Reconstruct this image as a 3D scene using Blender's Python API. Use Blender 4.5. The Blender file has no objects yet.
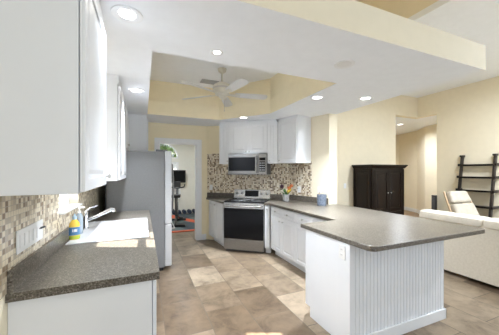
import bpy, bmesh, math, random
from mathutils import Vector, Matrix
random.seed(7)
PI = math.pi
S = bpy.context.scene
C = S.collection

# ------------------------------------------------------------------ camera, world, sun, exposure
cam_d = bpy.data.cameras.new('camera')
cam_d.sensor_width = 36.0
cam_d.lens = 252.0 / 499.0 * 36.0
cam_d.shift_y = 4.0 / 499.0
cam_d.clip_start = 0.02
cam = bpy.data.objects.new('camera', cam_d)
C.objects.link(cam)
cam.location = (0, 0, 1.47)
cam.rotation_euler = (PI / 2, 0, -math.atan(106.5 / 252.0))
S.camera = cam

world = bpy.data.worlds.new('sky')
S.world = world
world.use_nodes = True
bg = world.node_tree.nodes['Background']
bg.inputs['Color'].default_value = (0.84, 0.92, 1.0, 1)
bg.inputs['Strength'].default_value = 0.295

sun_d = bpy.data.lights.new('sun', 'SUN')
sun_d.energy = 9.5
sun_d.angle = 0.009
sun_d.color = (1.0, 0.96, 0.9)
sun = bpy.data.objects.new('sun', sun_d)
C.objects.link(sun)
sun.rotation_euler = Vector((1.0, -0.44, -1.18)).to_track_quat('-Z', 'Y').to_euler()
sun.location = (-4, 6, 6)

win_d = bpy.data.lights.new('window_fill', 'AREA')  # fill light added outside the sink window to boost its daylight
win_d.shape = 'RECTANGLE'; win_d.size = 2.2; win_d.size_y = 2.0
win_d.energy = 9.0; win_d.color = (0.86, 0.93, 1.0)
win = bpy.data.objects.new('window_fill', win_d); C.objects.link(win)
win.location = (-2.3, 2.6, 2.1)
win.rotation_euler = Vector((1, 0, -0.05)).to_track_quat('-Z', 'Y').to_euler()

S.view_settings.view_transform = 'Standard'
S.view_settings.look = 'None'
S.view_settings.gamma = 1.0
S.view_settings.use_curve_mapping = False
S.view_settings.exposure = 2.03
S.cycles.diffuse_bounces = 8
CAN_WATTS = 60.0

# ------------------------------------------------------------------ materials
def new_mat(name, col=(0.8, 0.8, 0.8), rough=0.5, metal=0.0, spec=0.5, emit=None, estr=0.0):
    m = bpy.data.materials.new(name)
    m.use_nodes = True
    b = m.node_tree.nodes['Principled BSDF']
    b.inputs['Base Color'].default_value = (*col, 1)
    b.inputs['Roughness'].default_value = rough
    b.inputs['Metallic'].default_value = metal
    b.inputs['Specular IOR Level'].default_value = spec
    if emit:
        b.inputs['Emission Color'].default_value = (*emit, 1)
        b.inputs['Emission Strength'].default_value = estr
    return m

def N(m, t, **kw):
    n = m.node_tree.nodes.new(t)
    for k, v in kw.items():
        setattr(n, k, v)
    return n
def L(m, a, b):
    m.node_tree.links.new(a, b)
def BS(m):
    return m.node_tree.nodes['Principled BSDF']
def ramp(m, stops, interp='LINEAR'):
    r = N(m, 'ShaderNodeValToRGB')
    r.color_ramp.interpolation = interp
    e = r.color_ramp.elements
    e[0].position, e[0].color = stops[0][0], (*stops[0][1], 1)
    e[1].position, e[1].color = stops[1][0], (*stops[1][1], 1)
    for p, c in stops[2:]:
        x = e.new(p); x.color = (*c, 1)
    return r
def math_node(m, op, a, b=None):
    n = N(m, 'ShaderNodeMath', operation=op)
    for i, v in enumerate((a, b)):
        if v is None: continue
        if isinstance(v, (int, float)): n.inputs[i].default_value = v
        else: L(m, v, n.inputs[i])
    return n.outputs[0]
def bump(m, height, strength=0.2, dist=0.01):
    b = N(m, 'ShaderNodeBump')
    b.inputs['Strength'].default_value = strength
    b.inputs['Distance'].default_value = dist
    L(m, height, b.inputs['Height'])
    L(m, b.outputs['Normal'], BS(m).inputs['Normal'])

def mottled(name, c1, c2, scale, rough=0.5, metal=0.0, detail=4, bstr=0.0, stretch=None, spec=0.5):
    m = new_mat(name, c1, rough, metal, spec)
    tc = N(m, 'ShaderNodeTexCoord')
    nz = N(m, 'ShaderNodeTexNoise')
    nz.inputs['Scale'].default_value = scale
    nz.inputs['Detail'].default_value = detail
    if stretch:
        mp = N(m, 'ShaderNodeMapping'); mp.inputs['Scale'].default_value = stretch
        L(m, tc.outputs['Object'], mp.inputs['Vector']); L(m, mp.outputs[0], nz.inputs['Vector'])
    else:
        L(m, tc.outputs['Object'], nz.inputs['Vector'])
    r = ramp(m, [(0.35, c1), (0.65, c2)])
    L(m, nz.outputs['Fac'], r.inputs['Fac'])
    L(m, r.outputs['Color'], BS(m).inputs['Base Color'])
    if bstr: bump(m, nz.outputs['Fac'], bstr, 0.003)
    return m

def paint(name, col, rough=0.7):
    c2 = tuple(c * 0.975 for c in col)
    return mottled(name, col, c2, 9.0, rough, spec=0.25)

M = {}
M['cream'] = paint('cream wall paint', (0.84, 0.76, 0.59))
M['yellow'] = paint('warm yellow wall paint', (0.91, 0.82, 0.60))
M['ceil'] = paint('white ceiling paint', (0.89, 0.915, 0.95))
M['trim'] = new_mat('white gloss trim', (0.84, 0.85, 0.86), 0.35)
M['cab'] = mottled('white cabinet lacquer', (0.83, 0.845, 0.87), (0.81, 0.825, 0.85), 3.0, 0.38)
M['cabin'] = new_mat('cabinet shadow gap', (0.45, 0.45, 0.46), 0.6)
M['steel'] = mottled('brushed stainless steel', (0.24, 0.235, 0.23), (0.32, 0.312, 0.302), 14.0, 0.32, 0.9, stretch=(1, 1, 22))
M['steel_h'] = mottled('bright stainless steel', (0.40, 0.39, 0.375), (0.49, 0.48, 0.465), 14.0, 0.26, 0.95, stretch=(1, 1, 22))
M['fridge'] = mottled('grey fridge side', (0.20, 0.198, 0.196), (0.222, 0.22, 0.217), 60.0, 0.42, 0.25)
M['fridge_door'] = mottled('pale silver fridge door', (0.58, 0.58, 0.58), (0.64, 0.64, 0.64), 14.0, 0.35, 0.4, stretch=(1, 1, 22))
M['chrome'] = new_mat('chrome', (0.7, 0.71, 0.73), 0.15, 1.0)
M['nickel'] = new_mat('nickel knob', (0.55, 0.54, 0.52), 0.3, 0.9)
M['blackglass'] = new_mat('black glass', (0.008, 0.008, 0.009), 0.15, spec=0.15)
M['black'] = new_mat('black plastic', (0.02, 0.02, 0.022), 0.45)
M['darkgrey'] = new_mat('dark grey plastic', (0.09, 0.09, 0.095), 0.5)
M['sink'] = new_mat('white sink composite', (0.76, 0.77, 0.79), 0.22)
M['plate'] = new_mat('white switch plate', (0.86, 0.86, 0.85), 0.4)
M['espresso'] = mottled('espresso dark wood', (0.006, 0.003, 0.002), (0.013, 0.0065, 0.004), 8.0, 0.28, stretch=(1, 1, 0.15), spec=0.25)
M['shelfwood'] = mottled('black brown wood', (0.018, 0.013, 0.012), (0.032, 0.024, 0.02), 8.0, 0.4)
M['sofa'] = mottled('cream sofa leather', (0.66, 0.60, 0.50), (0.72, 0.66, 0.56), 24.0, 0.6, bstr=0.15)
M['sofafab'] = mottled('beige sofa back fabric', (0.60, 0.54, 0.44), (0.66, 0.60, 0.50), 40.0, 0.85, bstr=0.2)
M['recl'] = mottled('pale grey beige leather', (0.50, 0.45, 0.37), (0.56, 0.51, 0.43), 18.0, 0.55)
M['lightwood'] = mottled('light brown wood', (0.42, 0.29, 0.17), (0.5, 0.36, 0.22), 6.0, 0.45)
M['hallfloor'] = mottled('brown hall floor', (0.24, 0.16, 0.09), (0.30, 0.20, 0.12), 3.0, 0.45)
M['fan'] = new_mat('fan off white enamel', (0.70, 0.68, 0.60), 0.4)
M['blade'] = new_mat('fan blade white', (0.74, 0.75, 0.75), 0.45)
M['lens'] = new_mat('lit lamp lens', (0.9, 0.9, 0.9), 0.4, emit=(1.0, 0.97, 0.92), estr=2.0)
M['vent'] = new_mat('grey vent louvre', (0.42, 0.43, 0.46), 0.5)
M['green'] = mottled('leaf green', (0.05, 0.14, 0.03), (0.16, 0.30, 0.07), 9.0, 0.5)
M['foliage'] = mottled('garden foliage', (0.02, 0.06, 0.012), (0.09, 0.17, 0.035), 7.0, 0.6)
M['orange'] = new_mat('orange petal', (0.55, 0.16, 0.05), 0.5)
M['yellowp'] = new_mat('yellow petal', (0.62, 0.45, 0.05), 0.5)
M['purple'] = new_mat('dark purple petal', (0.05, 0.015, 0.03), 0.5)
M['pot'] = mottled('pale grey pot', (0.28, 0.275, 0.265), (0.40, 0.39, 0.375), 40.0, 0.5)
M['cup'] = None
M['soap'] = new_mat('yellow liquid soap', (0.82, 0.55, 0.08), 0.25)
M['soapblue'] = new_mat('blue label', (0.08, 0.22, 0.42), 0.4)
M['soapgreen'] = new_mat('green liquid base', (0.45, 0.55, 0.05), 0.3)
M['soapcap'] = new_mat('pale blue cap', (0.40, 0.55, 0.68), 0.35)
M['bottle'] = new_mat('blue grey bottle', (0.35, 0.42, 0.48), 0.2)
M['wgrey'] = new_mat('grey print', (0.35, 0.36, 0.38), 0.5)
M['wood_dumb'] = new_mat('dark blue rubber', (0.02, 0.03, 0.06), 0.5)
M['picture'] = mottled('grey print paper', (0.3, 0.31, 0.3), (0.62, 0.62, 0.58), 5.0, 0.6)
M['ground'] = mottled('outdoor lawn', (0.10, 0.17, 0.05), (0.17, 0.25, 0.09), 5.0, 0.9)

def glass_mat():
    m = bpy.data.materials.new('window glass'); m.use_nodes = True
    nt = m.node_tree
    nt.nodes.remove(nt.nodes['Principled BSDF'])
    out = nt.nodes['Material Output']
    t = nt.nodes.new('ShaderNodeBsdfTransparent'); g = nt.nodes.new('ShaderNodeBsdfGlossy')
    g.inputs['Roughness'].default_value = 0.02
    mx = nt.nodes.new('ShaderNodeMixShader'); mx.inputs[0].default_value = 0.06
    nt.links.new(t.outputs[0], mx.inputs[1]); nt.links.new(g.outputs[0], mx.inputs[2]); nt.links.new(mx.outputs[0], out.inputs[0])
    return m
M['glass'] = glass_mat()

def granite():
    m = new_mat('speckled taupe countertop', (0.3, 0.27, 0.23), 0.3, spec=0.4)
    tc = N(m, 'ShaderNodeTexCoord')
    v = N(m, 'ShaderNodeTexVoronoi'); v.inputs['Scale'].default_value = 170.0
    L(m, tc.outputs['Object'], v.inputs['Vector'])
    sp = N(m, 'ShaderNodeSeparateColor'); L(m, v.outputs['Color'], sp.inputs['Color'])
    r = ramp(m, [(0.0, (0.06, 0.048, 0.035)), (0.25, (0.125, 0.106, 0.083)), (0.7, (0.148, 0.128, 0.102)), (0.9, (0.27, 0.24, 0.20))], 'LINEAR')
    L(m, sp.outputs[0], r.inputs['Fac'])
    nz = N(m, 'ShaderNodeTexNoise'); nz.inputs['Scale'].default_value = 6.0
    L(m, tc.outputs['Object'], nz.inputs['Vector'])
    mx = N(m, 'ShaderNodeMixRGB', blend_type='MULTIPLY'); mx.inputs[0].default_value = 0.25
    L(m, r.outputs['Color'], mx.inputs[1]); L(m, nz.outputs['Fac'], mx.inputs[2])
    L(m, mx.outputs[0], BS(m).inputs['Base Color'])
    return m
M['granite'] = granite()

def mosaic(name, size, stops, grout=(0.50, 0.45, 0.36), rough=0.3, vert=1.0):
    m = new_mat(name, (0.5, 0.4, 0.3), rough)
    tc = N(m, 'ShaderNodeTexCoord')
    sx = N(m, 'ShaderNodeSeparateXYZ'); L(m, tc.outputs['Object'], sx.inputs[0])
    u = math_node(m, 'DIVIDE', sx.outputs['X'], size)
    w = math_node(m, 'DIVIDE', sx.outputs['Z'], size * vert)
    cb = N(m, 'ShaderNodeCombineXYZ')
    L(m, math_node(m, 'FLOOR', u), cb.inputs[0]); L(m, math_node(m, 'FLOOR', w), cb.inputs[1])
    wn = N(m, 'ShaderNodeTexWhiteNoise'); wn.noise_dimensions = '2D'
    L(m, cb.outputs[0], wn.inputs['Vector'])
    r = ramp(m, stops, 'CONSTANT')
    L(m, wn.outputs['Value'], r.inputs['Fac'])
    fu = math_node(m, 'FRACT', u); fw = math_node(m, 'FRACT', w)
    g = math_node(m, 'MINIMUM', math_node(m, 'MINIMUM', fu, math_node(m, 'SUBTRACT', 1.0, fu)), math_node(m, 'MINIMUM', fw, math_node(m, 'SUBTRACT', 1.0, fw)))
    gm = math_node(m, 'LESS_THAN', g, 0.06)
    mx = N(m, 'ShaderNodeMixRGB'); L(m, gm, mx.inputs[0]); L(m, r.outputs['Color'], mx.inputs[1])
    mx.inputs[2].default_value = (*grout, 1)
    L(m, mx.outputs[0], BS(m).inputs['Base Color'])
    return m
M['mosaic'] = mosaic('square beige mosaic', 0.0262, [(0, (0.26, 0.18, 0.10)), (0.15, (0.42, 0.335, 0.22)), (0.30, (0.64, 0.55, 0.40)), (0.48, (0.80, 0.72, 0.56)), (0.86, (0.54, 0.465, 0.35))])
M['mosaic2'] = mosaic('mottled stone mosaic', 0.029, [(0, (0.16, 0.10, 0.055)), (0.20, (0.42, 0.32, 0.20)), (0.38, (0.70, 0.60, 0.45)), (0.72, (0.82, 0.75, 0.62))], (0.66, 0.58, 0.46), 0.35, 1.0)

def floor_mat():
    m = new_mat('travertine floor tile', (0.4, 0.34, 0.27), 0.36, spec=0.35)
    tc = N(m, 'ShaderNodeTexCoord')
    mp = N(m, 'ShaderNodeMapping')
    mp.inputs['Rotation'].default_value = (0, 0, PI / 2)
    mp.inputs['Location'].default_value = (0.13, 0.64, 0)
    L(m, tc.outputs['Object'], mp.inputs['Vector'])
    bk = N(m, 'ShaderNodeTexBrick')
    bk.offset = 0.5
    bk.inputs['Scale'].default_value = 1.0
    bk.inputs['Brick Width'].default_value = 0.62
    bk.inputs['Row Height'].default_value = 0.415
    bk.inputs['Mortar Size'].default_value = 0.0045
    bk.inputs['Color1'].default_value = (0, 0, 0, 1)
    bk.inputs['Color2'].default_value = (1, 1, 1, 1)
    bk.inputs['Mortar'].default_value = (0.5, 0.5, 0.5, 1)
    L(m, mp.outputs[0], bk.inputs['Vector'])
    nz = N(m, 'ShaderNodeTexNoise'); nz.inputs['Scale'].default_value = 3.6; nz.inputs['Detail'].default_value = 10; nz.inputs['Roughness'].default_value = 0.72
    nz.inputs['Distortion'].default_value = 0.35
    # shift the veining from tile to tile
    ad = N(m, 'ShaderNodeVectorMath', operation='ADD')
    sc = N(m, 'ShaderNodeVectorMath', operation='SCALE'); sc.inputs['Scale'].default_value = 40.0
    L(m, bk.outputs['Color'], sc.inputs[0]); L(m, sc.outputs[0], ad.inputs[0]); L(m, tc.outputs['Object'], ad.inputs[1])
    L(m, ad.outputs[0], nz.inputs['Vector'])
    tint = ramp(m, [(0.0, (0.135, 0.093, 0.058)), (0.35, (0.20, 0.147, 0.097)), (0.7, (0.255, 0.194, 0.133)), (1.0, (0.31, 0.243, 0.172))])
    L(m, bk.outputs['Color'], tint.inputs['Fac'])
    vein = ramp(m, [(0.33, (0.55, 0.52, 0.50)), (0.50, (1.0, 1.0, 1.0)), (0.68, (1.35, 1.33, 1.30))])
    L(m, nz.outputs['Fac'], vein.inputs['Fac'])
    mu = N(m, 'ShaderNodeMixRGB', blend_type='MULTIPLY'); mu.inputs[0].default_value = 1.0
    L(m, tint.outputs['Color'], mu.inputs[1]); L(m, vein.outputs['Color'], mu.inputs[2])
    mx = N(m, 'ShaderNodeMixRGB'); L(m, bk.outputs['Fac'], mx.inputs[0]); L(m, mu.outputs[0], mx.inputs[1])
    mx.inputs[2].default_value = (0.13, 0.10, 0.07, 1)
    L(m, mx.outputs[0], BS(m).inputs['Base Color'])
    bump(m, math_node(m, 'SUBTRACT', 1.0, bk.outputs['Fac']), 0.25, 0.004)
    return m
M['floor'] = floor_mat()

def bead_mat():
    return M['cab']

def rug_mat():
    m = new_mat('teal and orange play mat', (0.3, 0.4, 0.42), 0.8)
    tc = N(m, 'ShaderNodeTexCoord')
    sx = N(m, 'ShaderNodeSeparateXYZ'); L(m, tc.outputs['Object'], sx.inputs[0])
    x, y = sx.outputs['X'], sx.outputs['Y']
    base = N(m, 'ShaderNodeTexVoronoi'); base.inputs['Scale'].default_value = 1.6
    L(m, tc.outputs['Object'], base.inputs['Vector'])
    sc = N(m, 'ShaderNodeSeparateColor'); L(m, base.outputs['Color'], sc.inputs['Color'])
    r = ramp(m, [(0, (0.04, 0.055, 0.065)), (0.4, (0.10, 0.13, 0.13)), (0.75, (0.22, 0.235, 0.21))], 'CONSTANT')
    L(m, sc.outputs[0], r.inputs['Fac'])
    d1 = math_node(m, 'ABSOLUTE', math_node(m, 'ADD', math_node(m, 'MULTIPLY', x, 1.9), math_node(m, 'SUBTRACT', y, 0.55)))
    b1 = math_node(m, 'LESS_THAN', d1, 0.28)
    d2 = math_node(m, 'ABSOLUTE', math_node(m, 'SUBTRACT', y, 0.95))
    b2 = math_node(m, 'MULTIPLY', math_node(m, 'LESS_THAN', d2, 0.16), math_node(m, 'LESS_THAN', x, 0.1))
    b3 = math_node(m, 'LESS_THAN', math_node(m, 'ABSOLUTE', math_node(m, 'ADD', y, 1.28)), 0.07)
    k = math_node(m, 'MAXIMUM', math_node(m, 'MAXIMUM', b1, b2), b3)
    mx = N(m, 'ShaderNodeMixRGB'); L(m, k, mx.inputs[0]); L(m, r.outputs['Color'], mx.inputs[1]); mx.inputs[2].default_value = (0.50, 0.085, 0.03, 1)
    L(m, mx.outputs[0], BS(m).inputs['Base Color'])
    return m
M['rug'] = rug_mat()

def cup_mat():
    m = new_mat('blue grey patterned cup', (0.3, 0.35, 0.42), 0.4)
    tc = N(m, 'ShaderNodeTexCoord')
    v = N(m, 'ShaderNodeTexVoronoi'); v.inputs['Scale'].default_value = 55.0
    L(m, tc.outputs['Object'], v.inputs['Vector'])
    r = ramp(m, [(0.25, (0.04, 0.06, 0.10)), (0.45, (0.18, 0.21, 0.26))])
    L(m, v.outputs['Distance'], r.inputs['Fac']); L(m, r.outputs['Color'], BS(m).inputs['Base Color'])
    return m
M['cup'] = cup_mat()

# ------------------------------------------------------------------ mesh helpers
class MB:
    def __init__(s):
        s.v, s.f = [], []
    def add(s, vs, fs):
        o = len(s.v)
        s.v += [tuple(v) for v in vs]
        s.f += [tuple(i + o for i in f) for f in fs]
        return s
    def box(s, x0, y0, z0, x1, y1, z1):
        x0, x1 = min(x0, x1), max(x0, x1); y0, y1 = min(y0, y1), max(y0, y1); z0, z1 = min(z0, z1), max(z0, z1)
        return s.add([(x0, y0, z0), (x1, y0, z0), (x1, y1, z0), (x0, y1, z0), (x0, y0, z1), (x1, y0, z1), (x1, y1, z1), (x0, y1, z1)],
                     [(0, 3, 2, 1), (4, 5, 6, 7), (0, 1, 5, 4), (1, 2, 6, 5), (2, 3, 7, 6), (3, 0, 4, 7)])
    def prism(s, poly, z0, z1):
        a = sum(poly[i][0] * poly[(i + 1) % len(poly)][1] - poly[(i + 1) % len(poly)][0] * poly[i][1] for i in range(len(poly)))
        if a < 0: poly = poly[::-1]
        n = len(poly)
        return s.add([(x, y, z0) for x, y in poly] + [(x, y, z1) for x, y in poly],
                     [tuple(range(n - 1, -1, -1)), tuple(range(n, 2 * n))] + [(i, (i + 1) % n, n + (i + 1) % n, n + i) for i in range(n)])
    def taper(s, b0, b1):
        # frustum between two rectangles (x0,y0,x1,y1,z)
        (ax0, ay0, ax1, ay1, az), (bx0, by0, bx1, by1, bz) = b0, b1
        return s.add([(ax0, ay0, az), (ax1, ay0, az), (ax1, ay1, az), (ax0, ay1, az), (bx0, by0, bz), (bx1, by0, bz), (bx1, by1, bz), (bx0, by1, bz)],
                     [(0, 3, 2, 1), (4, 5, 6, 7), (0, 1, 5, 4), (1, 2, 6, 5), (2, 3, 7, 6), (3, 0, 4, 7)])
    def cyl(s, p0, p1, r0, r1=None, n=16):
        r1 = r0 if r1 is None else r1
        p0, p1 = Vector(p0), Vector(p1)
        d = (p1 - p0).normalized()
        u = d.orthogonal().normalized(); w = d.cross(u)
        ring = lambda p, r: [p + (u * math.cos(2 * PI * i / n) + w * math.sin(2 * PI * i / n)) * r for i in range(n)]
        return s.add(ring(p0, r0) + ring(p1, r1),
                     [tuple(range(n - 1, -1, -1)), tuple(range(n, 2 * n))] + [(i, (i + 1) % n, n + (i + 1) % n, n + i) for i in range(n)])
    def tube(s, pts, r, n=10):
        pts = [Vector(p) for p in pts]
        k = len(pts); vs = []
        u = None
        for i, p in enumerate(pts):
            d = (pts[min(i + 1, k - 1)] - pts[max(i - 1, 0)]).normalized()
            u = d.orthogonal().normalized() if u is None else (u - d * u.dot(d)).normalized()
            w = d.cross(u)
            rr = r[i] if isinstance(r, (list, tuple)) else r
            vs += [p + (u * math.cos(2 * PI * j / n) + w * math.sin(2 * PI * j / n)) * rr for j in range(n)]
        fs = [tuple(range(n - 1, -1, -1)), tuple(range((k - 1) * n, k * n))]
        for i in range(k - 1):
            fs += [(i * n + j, i * n + (j + 1) % n, (i + 1) * n + (j + 1) % n, (i + 1) * n + j) for j in range(n)]
        return s.add(vs, fs)
    def lathe(s, prof, c=(0, 0, 0), n=24):
        vs = []
        for r, z in prof:
            vs += [(c[0] + r * math.cos(2 * PI * j / n), c[1] + r * math.sin(2 * PI * j / n), c[2] + z) for j in range(n)]
        k = len(prof); fs = []
        for i in range(k - 1):
            fs += [(i * n + j, i * n + (j + 1) % n, (i + 1) * n + (j + 1) % n, (i + 1) * n + j) for j in range(n)]
        fs += [tuple(range(n - 1, -1, -1)), tuple(range((k - 1) * n, k * n))]
        return s.add(vs, fs)
    def ball(s, c, r, sx=1, sy=1, sz=1, n=12, k=8):
        prof = [(max(1e-4, r * math.sin(PI * i / k)), -r * math.cos(PI * i / k)) for i in range(k + 1)]
        o = len(s.v)
        s.lathe(prof, (0, 0, 0), n)
        for i in range(o, len(s.v)):
            x, y, z = s.v[i]; s.v[i] = (c[0] + x * sx, c[1] + y * sy, c[2] + z * sz)
        return s
    def xf(s, mat):
        s.v = [tuple(mat @ Vector(v)) for v in s.v]
        return s

def obj(name, mb, mat, parent=None, bevel=0.0, smooth=False, loc=None, rotz=0.0, seg=2, subsurf=0):
    me = bpy.data.meshes.new(name)
    me.from_pydata(mb.v, [], mb.f)
    me.materials.append(mat)
    bm = bmesh.new(); bm.from_mesh(me); bmesh.ops.recalc_face_normals(bm, faces=bm.faces); bm.to_mesh(me); bm.free()
    if smooth:
        for p in me.polygons: p.use_smooth = True
        try: me.set_sharp_from_angle(angle=math.radians(40))
        except Exception: pass
    o = bpy.data.objects.new(name, me)
    C.objects.link(o)
    if parent: o.parent = parent
    if loc: o.location = loc
    o.rotation_euler = (0, 0, rotz)
    if bevel:
        b = o.modifiers.new('bevel', 'BEVEL'); b.width = bevel; b.segments = seg; b.limit_method = 'ANGLE'; b.angle_limit = math.radians(40)
    if subsurf:
        q = o.modifiers.new('subsurf', 'SUBSURF'); q.levels = subsurf; q.render_levels = subsurf
    return o

def tag(o, label, cat, group=None, kind=None):
    o['label'] = label; o['category'] = cat
    if group: o['group'] = group
    if kind: o['kind'] = kind
    return o
def thing(name, label, cat, loc=(0, 0, 0), rotz=0.0, group=None):
    o = bpy.data.objects.new(name, None); C.objects.link(o)
    o.empty_display_size = 0.1
    o.location = loc; o.rotation_euler = (0, 0, rotz)
    return tag(o, label, cat, group)
def struct(name, mb, mat, label=None, **kw):
    o = obj(name, mb, mat, **kw)
    o['kind'] = 'structure'
    if label: o['label'] = label
    return o
def dup(root, loc, rotz=0.0, label=None, group=None):
    r = root.copy(); C.objects.link(r); r.location = loc; r.rotation_euler = (0, 0, rotz)
    if label: r['label'] = label
    if group: r['group'] = group
    for ch in list(root.children):
        c = ch.copy(); C.objects.link(c); c.parent = r
        for g in list(ch.children):
            d = g.copy(); C.objects.link(d); d.parent = c
    return r

# ------------------------------------------------------------------ plan constants (metres)
CZ = 2.45                      # dropped kitchen ceiling
WX = -0.575                    # left kitchen wall face
A = Vector((1.27, 5.40)); Cn = Vector((2.66, 4.28)); E = Vector((2.90, 3.40))
T = (Cn - A).normalized(); Nn = Vector((-T.y, T.x))     # along the angled range wall, into the wall
DROT = math.atan2(T.y, T.x)
Ev = (E - Cn).normalized(); RROT = math.atan2(Ev.y, Ev.x)
def dg(x, y):                  # point in the angled wall's frame
    p = A + T * x + Nn * y
    return (p.x, p.y)
BACKY = 5.40
LX, LY = 6.80, 4.48            # living room right wall, living room back wall
LZ = 3.45

# ------------------------------------------------------------------ structure
fl = struct('floor', MB().box(-0.75, -1.2, -0.1, LX + 0.15, 9.2, 0.0), M['floor'])
struct('floor_hall', MB().box(5.98, 4.63, -0.02, 11.0, 9.0, 0.002).box(6.97, 3.6, -0.02, 11.0, 4.63, 0.002), M['hallfloor'])

# left wall with the window opening over the sink
W0, W1, WZ0, WZ1 = 2.25, 2.86, 1.15, 2.25
mb = MB().box(-0.75, -1.2, 0, WX, W0, 4.3).box(-0.75, W1, 0, WX, BACKY + 0.15, 4.3).box(-0.75, W0, 0, WX, W1, WZ0).box(-0.75, W0, WZ1, WX, W1, 4.3)
struct('wall_left', mb, M['cream'])
# back wall with the doorway
D0, D1, DZ = 0.30, 1.06, 2.06
mb = MB().box(WX, BACKY, 0, D0, BACKY + 0.15, CZ).box(D1, BACKY, 0, A.x + 0.1, BACKY + 0.15, CZ).box(D0, BACKY, DZ, D1, BACKY + 0.15, CZ)
struct('wall_back', mb, M['yellow'])
# angled range wall and the stub wall right of it
struct('wall_range', MB().prism([dg(0, 0), dg((Cn - A).length, 0), (2.80, 4.48), (2.80, 4.62), (1.40, 5.72), (1.27, 5.56)], 0, CZ), M['yellow'])
struct('wall_right', MB().prism([tuple(Cn), tuple(E), (3.07, 3.40), (3.07, 4.48), (2.79, 4.48)], 0, CZ), M['cream'])
# living room
struct('wall_living_back', MB().box(2.80, LY, 0, 5.95, LY + 0.15, 4.3).box(5.95, LY, 2.92, LX, LY + 0.15, 4.3), M['cream'])
struct('wall_living_right', MB().box(LX, -1.2, 0, LX + 0.15, 4.0, LZ + 0.1).box(LX, 4.0, 2.92, LX + 0.15, LY + 0.15, LZ + 0.1), M['cream'])
# hall beyond the corner opening
hp = [(6.95, 4.0), (8.05, 4.1), (8.45, 5.33), (9.0, 5.95), (9.35, 6.9), (9.0, 8.6), (5.95, 8.6), (5.95, 4.63)]
mb = MB()
for i in range(len(hp) - 1):
    a, b = Vector(hp[i]), Vector(hp[i + 1]); d = (b - a).normalized(); n = Vector((d.y, -d.x)) * 0.08
    mb.prism([tuple(a), tuple(b), tuple(b + n), tuple(a + n)], 0, 2.95)
struct('wall_hall', mb, M['cream'])
struct('ceiling_hall', MB().prism([(5.95, LY + 0.14), (LX + 0.14, LY + 0.14), (LX + 0.14, 3.98), (9.6, 3.98), (9.6, 8.7), (5.87, 8.7)], 2.925, 2.99), M['ceil'])
mb = MB()
for i in range(1, 6):
    a, b = Vector(hp[i]), Vector(hp[i + 1]); d = (b - a).normalized(); n = Vector((-d.y, d.x)) * 0.015
    mb.prism([tuple(a + n), tuple(b + n), tuple(b), tuple(a)], 0, 0.13)
struct('baseboard_hall', mb, M['trim'])
struct('baseboard_living', MB().box(3.08, LY - 0.016, 0, 5.95, LY, 0.13).box(LX - 0.016, -1.2, 0, LX, 4.0, 0.13), M['trim'])
struct('baseboard_back', MB().box(D1 + 0.105, BACKY - 0.016, 0, A.x - 0.01, BACKY, 0.12), M['trim'])

# dropped kitchen ceiling slab with the raised tray opening
HX0, HX1, HY0, HY1 = 0.07, 1.98, 2.20, 4.64
hole = [(HX0, HY0), (HX1, HY0), (HX1, 3.78), (1.33, HY1), (HX0, HY1)]
outer = [(WX, 1.355), (3.05, 1.355), (3.05, 4.48), (2.80, 4.62), (1.40, 5.72), (WX, 5.55)]
def slab_with_hole(name, z0, z1):
    bm = bmesh.new()
    def loop(p, z):
        vs = [bm.verts.new((x, y, z)) for x, y in p]
        return vs, [bm.edges.new((vs[i], vs[(i + 1) % len(vs)])) for i in range(len(vs))]
    rings = []
    for z in (z0, z1):
        vo, eo = loop(outer, z); vh, eh = loop(hole, z)
        bmesh.ops.triangle_fill(bm, use_beauty=True, edges=eo + eh)
        rings.append((vo, vh))
    for k in (0, 1):
        a, b = rings[0][k], rings[1][k]
        for i in range(len(a)):
            bm.faces.new((a[i], a[(i + 1) % len(a)], b[(i + 1) % len(a)], b[i]))
    bmesh.ops.recalc_face_normals(bm, faces=bm.faces)
    me = bpy.data.meshes.new(name)
    bm.normal_update()
    me.materials.append(M['ceil']); me.materials.append(M['cream']); me.materials.append(M['yellow'])
    for f in bm.faces:
        f.material_index = 0 if f.normal.z < -0.5 else (2 if 2.0 < f.calc_center_median().y < 4.7 and -0.2 < f.calc_center_median().x < 2.4 and abs(f.normal.z) < 0.5 else 1)
    bm.to_mesh(me); bm.free()
    o = bpy.data.objects.new(name, me); C.objects.link(o); o['kind'] = 'structure'
    return o
slab_with_hole('ceiling_kitchen', CZ, 2.685)
# walls and top of the tray
mb = MB()
cx = sum(p[0] for p in hole) / 5; cy = sum(p[1] for p in hole) / 5
big = []
for i in range(5):
    a, b, c = Vector(hole[i - 1]), Vector(hole[i]), Vector(hole[(i + 1) % 5])
    n1 = Vector(((b - a).y, -(b - a).x)).normalized(); n2 = Vector(((c - b).y, -(c - b).x)).normalized()
    off = (n1 + n2) / (1 + n1.dot(n2)) * 0.1
    big.append(tuple(b + off))
for i in range(5):
    j = (i + 1) % 5
    mb.prism([hole[i], hole[j], big[j], big[i]], 2.687, 3.04)
struct('wall_tray', mb, M['yellow'])
struct('ceiling_tray', MB().prism(big, 3.04, 3.10), M['ceil'])
# high ceilings over the family room, with the step between them
struct('ceiling_living', MB().box(3.28, -1.2, LZ, LX + 0.15, LY + 0.15, LZ + 0.08), M['ceil'])
struct('wall_ceiling_step', MB().box(3.28, -1.2, LZ + 0.08, 3.38, LY, 4.3), M['cream'])
struct('ceiling', MB().box(-0.75, -1.2, 4.3, 3.38, 5.7, 4.38), M['cream'])
struct('wall_upper_back', MB().box(-0.75, 5.56, CZ, 1.3, 5.7, 4.3).box(1.3, 5.73, CZ, 2.95, 5.8, 4.3), M['yellow'])

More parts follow.
